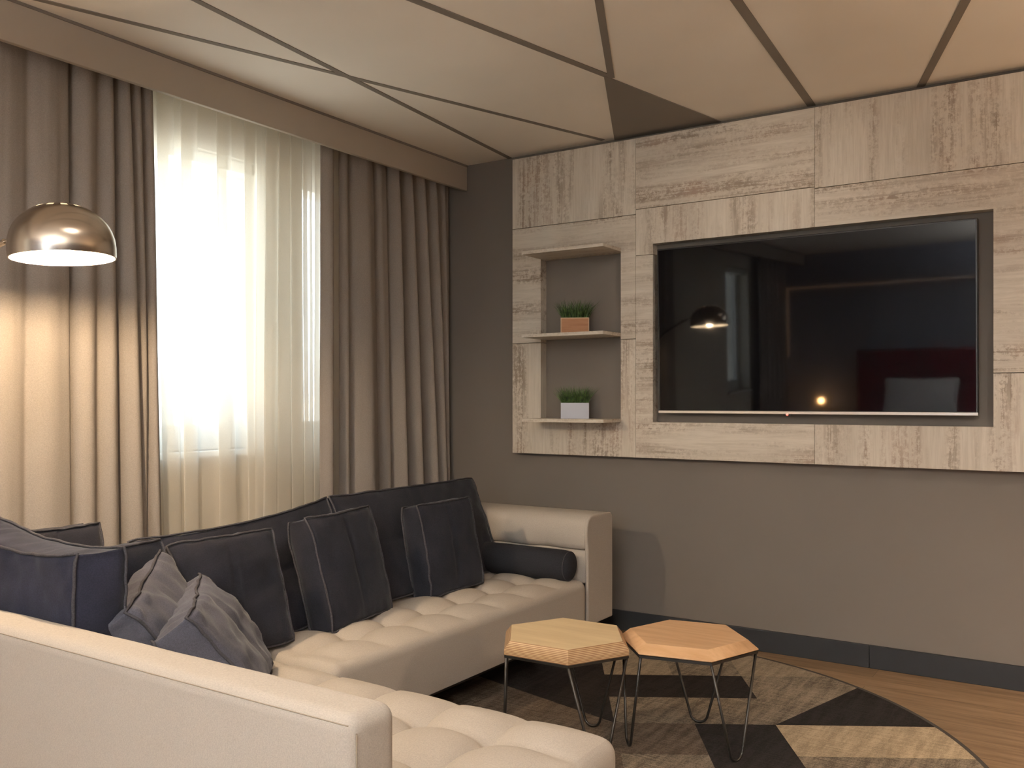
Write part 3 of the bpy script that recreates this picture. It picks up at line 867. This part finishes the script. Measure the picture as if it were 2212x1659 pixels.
mb = MB(); mb.lathe([(.0005, 0), (.115, 0), (.115, .018), (.110, .022), (.0005, .024)], (.365, PXY[1], 0), 48); part(mb, 'base', M['brushed'], fl, smooth=True, angle=40)

# ------------------------------------------------------------------ drapes
def drape(name, label, folds, ya, yb, z0, z1, depth=.13, thick=.004, group='taupe drapes at the window'):
    """folds: list of (y_top, y_bottom, width_top, width_bottom, depth): gaussian ridges (+) and grooves (-)"""
    o_ = MB(); nz = 60; rows = []
    ny = max(60, int(abs(yb[1] - ya[1]) / .0065))
    for k in range(nz + 1):
        s_ = k / nz; z = z1 + (z0 - z1) * s_
        a = ya[0] + (ya[1] - ya[0]) * s_; b = yb[0] + (yb[1] - yb[0]) * s_; row = []
        for i in range(ny + 1):
            y = a + (b - a) * i / ny; x = depth
            for (yt, yl, wt, wl, d) in folds:
                c = yt + (yl - yt) * s_ ** .8; w_ = wt + (wl - wt) * s_
                q = (y - c) / w_
                x += d * math.exp(-q * q) * (.75 + .25 * s_)
            x += .006 * noise.noise(Vector((y * 9, z * .8, 2.2)))
            x += .004 * (1 - s_) * noise.noise(Vector((y * 40, z * 2, 5)))
            row.append((max(.035, min(.222, x)), y, z))
        rows.append(row)
    v = [p for r_ in rows for p in r_]; w_ = ny + 1
    f = [(k * w_ + i, k * w_ + i + 1, (k + 1) * w_ + i + 1, (k + 1) * w_ + i) for k in range(nz) for i in range(ny)]
    o_.add(v, f)
    ob = o_.build(name, M['drape'], smooth=True, loc=(.12, (ya[1] + yb[1]) / 2, z0))
    so = ob.modifiers.new('thick', 'SOLIDIFY'); so.thickness = thick; so.offset = -1
    tag(ob, label, 'curtain', group)
    return ob
LF = [(-3.2, -3.2, .06, .08, .04), (-3.0, -3.0, .05, .05, -.05), (-2.8, -2.8, .07, .08, .03),
      (-2.68, -2.66, .03, .05, -.04), (-2.58, -2.58, .05, .06, .02), (-2.495, -2.50, .018, .022, -.018), (-2.42, -2.42, .06, .07, .028),
      (-2.334, -2.322, .010, .012, -.060), (-2.28, -2.27, .03, .04, .028), (-2.226, -2.225, .012, .03, -.018), (-2.185, -2.17, .016, .03, .028),
      (-2.157, -2.115, .008, .013, -.085), (-2.122, -2.055, .014, .035, .035), (-2.098, -2.0, .007, .02, -.04), (-2.07, -2.01, .012, .02, .02), (-2.04, -1.985, .007, .010, -.045), (-2.015, -1.965, .01, .012, .018)]
drape('drape', 'wide taupe drape left of the window, glowing under the floor lamp', LF, (-3.45, -3.45), (-1.997, -1.942), .02, 2.50, .135)
RF = [(-1.00, -1.02, .03, .035, .045), (-.925, -.915, .02, .05, -.05), (-.88, -.86, .02, .03, .015), (-.83, -.80, .015, .03, -.03), (-.74, -.70, .05, .06, .035),
      (-.655, -.555, .012, .03, -.045), (-.61, -.57, .02, .03, .01), (-.545, -.47, .012, .02, -.04), (-.505, -.42, .018, .03, .04), (-.44, -.335, .012, .022, -.06),
      (-.395, -.275, .016, .03, .04), (-.345, -.19, .012, .022, -.075), (-.295, -.135, .016, .02, .045), (-.24, -.095, .010, .014, -.045),
      (-.19, -.06, .018, .02, .045), (-.135, -.03, .008, .008, -.035), (-.08, -.03, .02, .012, .03)]
RF = [(a, b, c, d, e * 1.3) for a, b, c, d, e in RF]
drape('drape', 'taupe drape right of the window, hanging into the corner of the room', RF, (-1.045, -1.062), (-.008, -.006), .02, 2.50, .115)
OF = [(-5.95 - .09 * i, -5.95 - .09 * i, .02, .025, (.045 if i % 2 else -.045)) for i in range(10)]
drape('drape', 'taupe drape beside the farther window, seen only mirrored in the television', OF, (-6.75, -6.75), (-5.93, -5.80), .02, 2.50, .125)

# ------------------------------------------------------------------ sheers: one cloth each, folded over itself in pleats
def sheer(label, path_top, path_bot, z0, z1, loc):
    """paths: lists of (y, x) of equal length"""
    nz = 40; k = len(path_top); sub = 7; mb = MB(); rows = []
    def cat(p0, p1, p2, p3, t):
        return .5 * ((2 * p1) + (-p0 + p2) * t + (2 * p0 - 5 * p1 + 4 * p2 - p3) * t * t + (-p0 + 3 * p1 - 3 * p2 + p3) * t ** 3)
    for r_ in range(nz + 1):
        s_ = r_ / nz; z = z1 + (z0 - z1) * s_
        P = [Vector(a).lerp(Vector(b), s_) for a, b in zip(path_top, path_bot)]; row = []
        for i in range(k - 1):
            p0, p1, p2, p3 = P[max(i - 1, 0)], P[i], P[i + 1], P[min(i + 2, k - 1)]
            for q in range(sub):
                t_ = q / sub; a = p1.lerp(p2, t_) * .6 + cat(p0, p1, p2, p3, t_) * .4
                row.append((a[1] + .0025 * noise.noise(Vector((a[0] * 8, z * 1.3, 1))), a[0] + .004 * noise.noise(Vector((z * 1.5, i * .7, 3))), z))
        row.append((P[-1][1], P[-1][0], z)); rows.append(row)
    w_ = len(rows[0]); v = [p for rr in rows for p in rr]
    mb.add(v, [(a * w_ + i, a * w_ + i + 1, (a + 1) * w_ + i + 1, (a + 1) * w_ + i) for a in range(nz) for i in range(w_ - 1)])
    ob = mb.build('sheer_curtain', M['sheer'], smooth=True, loc=loc)
    tag(ob, label, 'curtain', 'sheer white curtains')
    return ob
def zpath(ya, yb, pleats, x=.045, seed=1):
    """pleats = (y0, y1) bands in which the cloth runs forward, back and forward again"""
    pts = [(ya, x)]; 
    for (a, b) in pleats:
        pts += [(a - .012, x + .004), (b, x + .014), (b + .001, x + .019), (a, x + .024), (a - .001, x + .029), (b + .02, x + .030), (b + .04, x + .006)]
    pts.append((yb, x)); return pts
top_p = [(-2.20, -2.17), (-2.02, -1.99), (-1.925, -1.875), (-1.81, -1.755), (-1.625, -1.575), (-1.475, -1.43)]
bot_p = [(-2.25, -2.18), (-2.06, -1.985), (-1.88, -1.815), (-1.782, -1.738), (-1.60, -1.525), (-1.44, -1.40)]
sheer('sheer white curtain, the wide left panel in front of the bright window', zpath(-2.35, -1.335, top_p), zpath(-2.40, -1.33, bot_p), .03, 2.50, (.05, -1.8, .03))
top_p = [(-1.375, -1.330), (-1.30, -1.255), (-1.225, -1.185), (-1.15, -1.12), (-1.07, -1.03), (-.95, -.93)]
bot_p = [(-1.40, -1.34), (-1.315, -1.245), (-1.215, -1.16), (-1.135, -1.10), (-1.08, -1.04), (-.96, -.93)]
sheer('sheer curtain bunched in beige folds beside the right drape', zpath(-1.41, -.80, top_p, .083), zpath(-1.425, -.80, bot_p, .083), .03, 2.50, (.09, -1.2, .03))

# ------------------------------------------------------------------ the far part of the room (seen mirrored in the television)
# bed against the front wall
bed = thing('bed', 'bed with tall dark red headboard, seen only mirrored in the television', 'bed', (1.7, YF, 0))
part(MB().box(.86, 2.52, YF + .015, YF + .10, .1, 1.36), 'headboard', M['maroon'], bed, bevel=.02)
part(slab(.90, 2.48, YF + .10, YF + 2.05, .30, .58, .05), 'mattress', M['linen'], bed, smooth=True, angle=50)
part(MB().box(.90, 2.48, YF + .10, YF + 2.05, .08, .30), 'bed_base', M['maroon'], bed, bevel=.01)
for (x, y) in ((.98, YF + .2), (2.4, YF + .2), (.98, YF + 1.95), (2.4, YF + 1.95)):
    part(MB().box(x - .03, x + .03, y - .03, y + .03, 0, .08), 'leg', M['foot'], bed)
_nv = M['navy']; _pp = M['piping']; M['navy'] = M['linen']; M['piping'] = M['linen']
place((1.98, -6.92, 1.02), (1.22, -6.92, 1.03), (1.22, -6.74, .60), thick=.05, name='bed_pillow', label='white bed pillow leaning on the red headboard, mirrored in the television', seed=12, bulge=.06, pinch=.05, cross=False, group=None, cat='pillow', fab='linen')
M['navy'] = _nv; M['piping'] = _pp
# bedside table and its small lamp
ns = thing('nightstand', 'small brown bedside table beside the red bed, behind the viewer', 'bedside table', (.48, YF + .25, 0))
mb = MB().box(.28, .68, YF + .03, YF + .43, .14, .50); part(mb, 'cabinet', M['nightwood'], ns, bevel=.004)
part(MB().box(.30, .66, YF + .43, YF + .445, .17, .47), 'drawer', M['nightwood'], ns, bevel=.003)
for (x, y) in ((.31, YF + .06), (.65, YF + .06), (.31, YF + .40), (.65, YF + .40)):
    part(MB().box(x - .015, x + .015, y - .015, y + .015, 0, .14), 'leg', M['foot'], ns)
bl = thing('bedside_lamp', 'small glowing bedside lamp mirrored as a bright spark in the television', 'lamp', (.48, YF + .25, .50))
mb = MB(); mb.lathe([(.0005, 0), (.055, 0), (.055, .012), (.008, .018), (.008, .20), (.018, .205), (.018, .235), (.0005, .236)], (.48, YF + .25, .50), 24); part(mb, 'stand', M['metal'], bl, smooth=True, angle=40)
mb = MB(); mb.sphere((.48, YF + .25, .77), .036, 12); part(mb, 'light_bulb', M['bedbulb'], bl, smooth=True)
# lit moulding above the bed
mo = struct(MB().box(.02, 3.0 - .5, YF, YF + .03, 2.13, 2.15), 'trim_10', M['led'])
struct(MB().box(.02, .04, YF, YF + .03, 1.3, 2.13), 'trim_11', M['led'])
# unseen ceiling downlights added as room fill, behind and beside the camera
DLAB = ['round recessed ceiling spotlight above the near sofa seat, outside the picture', 'round recessed ceiling spotlight above and behind the viewer', 'round recessed ceiling spotlight in the far right corner behind the viewer']
for i, (x, y, p, dc) in enumerate(ADDED_DOWN):
    t = thing('ceiling_downlight', DLAB[i], 'ceiling light', (x, y, H), 'recessed ceiling spotlights')
    mb = MB(); mb.lathe([(.052, -.001), (.065, -.004), (.070, 0)], (x, y, H), 32); part(mb, 'ring', M['white'], t, smooth=True)
    mb = MB(); mb.lathe([(.0005, -.0015), (.052, -.0015)], (x, y, H), 32); part(mb, 'lens', M['down'], t)
    lo = area('downlight', (x, y, H - .006), (0, 0, 0), .10, .10, p, dc, shape='DISK', spread=R(170))
# unseen lamp added at the right to brighten the lower wall
sl = thing('standard_lamp', 'standard lamp with pale drum shade, outside the picture at the right', 'lamp', (4.55, -1.15, 0))
part(MB().lathe([(.0005, 0), (.14, 0), (.14, .02), (.0005, .025)], (4.55, -1.15, 0), 32), 'base', M['metal'], sl, smooth=True, angle=40)
part(MB().tube([(4.55, -1.15, .02), (4.55, -1.15, 1.30)], .012, 12), 'pole', M['metal'], sl, smooth=True, angle=40)
part(MB().lathe([(.17, 1.18), (.15, 1.44), (.148, 1.44), (.168, 1.18)], (4.55, -1.15, 0), 48), 'lamp_shade', M['linen'], sl, smooth=True, angle=40)
part(MB().sphere((4.55, -1.15, 1.33), .03, 10), 'light_bulb', M['down'], sl, smooth=True)
area('standard_lamp_down', (4.55, -1.15, 1.22), (0, 0, 0), .22, .22, 25, (1, .72, .48), shape='DISK')
area('standard_lamp_up', (4.55, -1.15, 1.40), (R(180), 0, 0), .2, .2, 9, (1, .68, .42), shape='DISK')
# unseen floor lamp added to brighten the ceiling
ul = thing('uplighter', 'tall uplighter floor lamp outside the picture, washing the ceiling', 'lamp', (3.6, -5.8, 0))
part(MB().lathe([(.0005, 0), (.14, 0), (.14, .02), (.0005, .025)], (3.6, -5.8, 0), 32), 'base', M['metal'], ul, smooth=True, angle=40)
part(MB().tube([(3.6, -5.8, .02), (3.6, -5.8, 1.72)], .013, 12), 'pole', M['metal'], ul, smooth=True, angle=40)
part(MB().lathe([(.02, 1.70), (.10, 1.75), (.16, 1.83), (.157, 1.832), (.10, 1.76), (.02, 1.712)], (3.6, -5.8, 0), 40), 'bowl', M['metal'], ul, smooth=True, angle=40)
part(MB().lathe([(.0005, 1.79), (.12, 1.79)], (3.6, -5.8, 0), 32), 'diffuser', M['down'], ul)
area('uplight', (3.6, -5.8, 1.80), (R(180), 0, 0), .20, .20, 275, (.98, .98, .98), shape='DISK')
for (x, y), tg, p in ADDED_SPOTS:  # unseen wall washers added to brighten the panel and lower wall
    t = thing('ceiling_spotlight', 'adjustable ceiling spotlight aimed at the ' + ('panel above the television' if x < 3 else 'bare wall below the right end of the panel'), 'ceiling light', (x, y, H), 'adjustable ceiling spotlights')
    d = (Vector(tg) - Vector((x, y, H - .10))).normalized()
    part(MB().tube([Vector((x, y, H)), Vector((x, y, H - .05))], .012, 12), 'stem', M['white'], t, smooth=True, angle=40)
    c0 = Vector((x, y, H - .09)); part(MB().tube([c0 - d * .06, c0 + d * .05], .04, 24), 'spot_head', M['white'], t, smooth=True, angle=40)
    ld = bpy.data.lights.new('spot', 'SPOT'); ld.energy = p * 6; ld.color = (1, .86, .70); ld.spot_size = R(76); ld.spot_blend = 1; ld.shadow_soft_size = .05
    lo = bpy.data.objects.new('spot', ld); COL.objects.link(lo); lo.location = c0 + d * .056; lo.rotation_euler = d.to_track_quat('-Z', 'Y').to_euler()
bpy.context.view_layer.update()
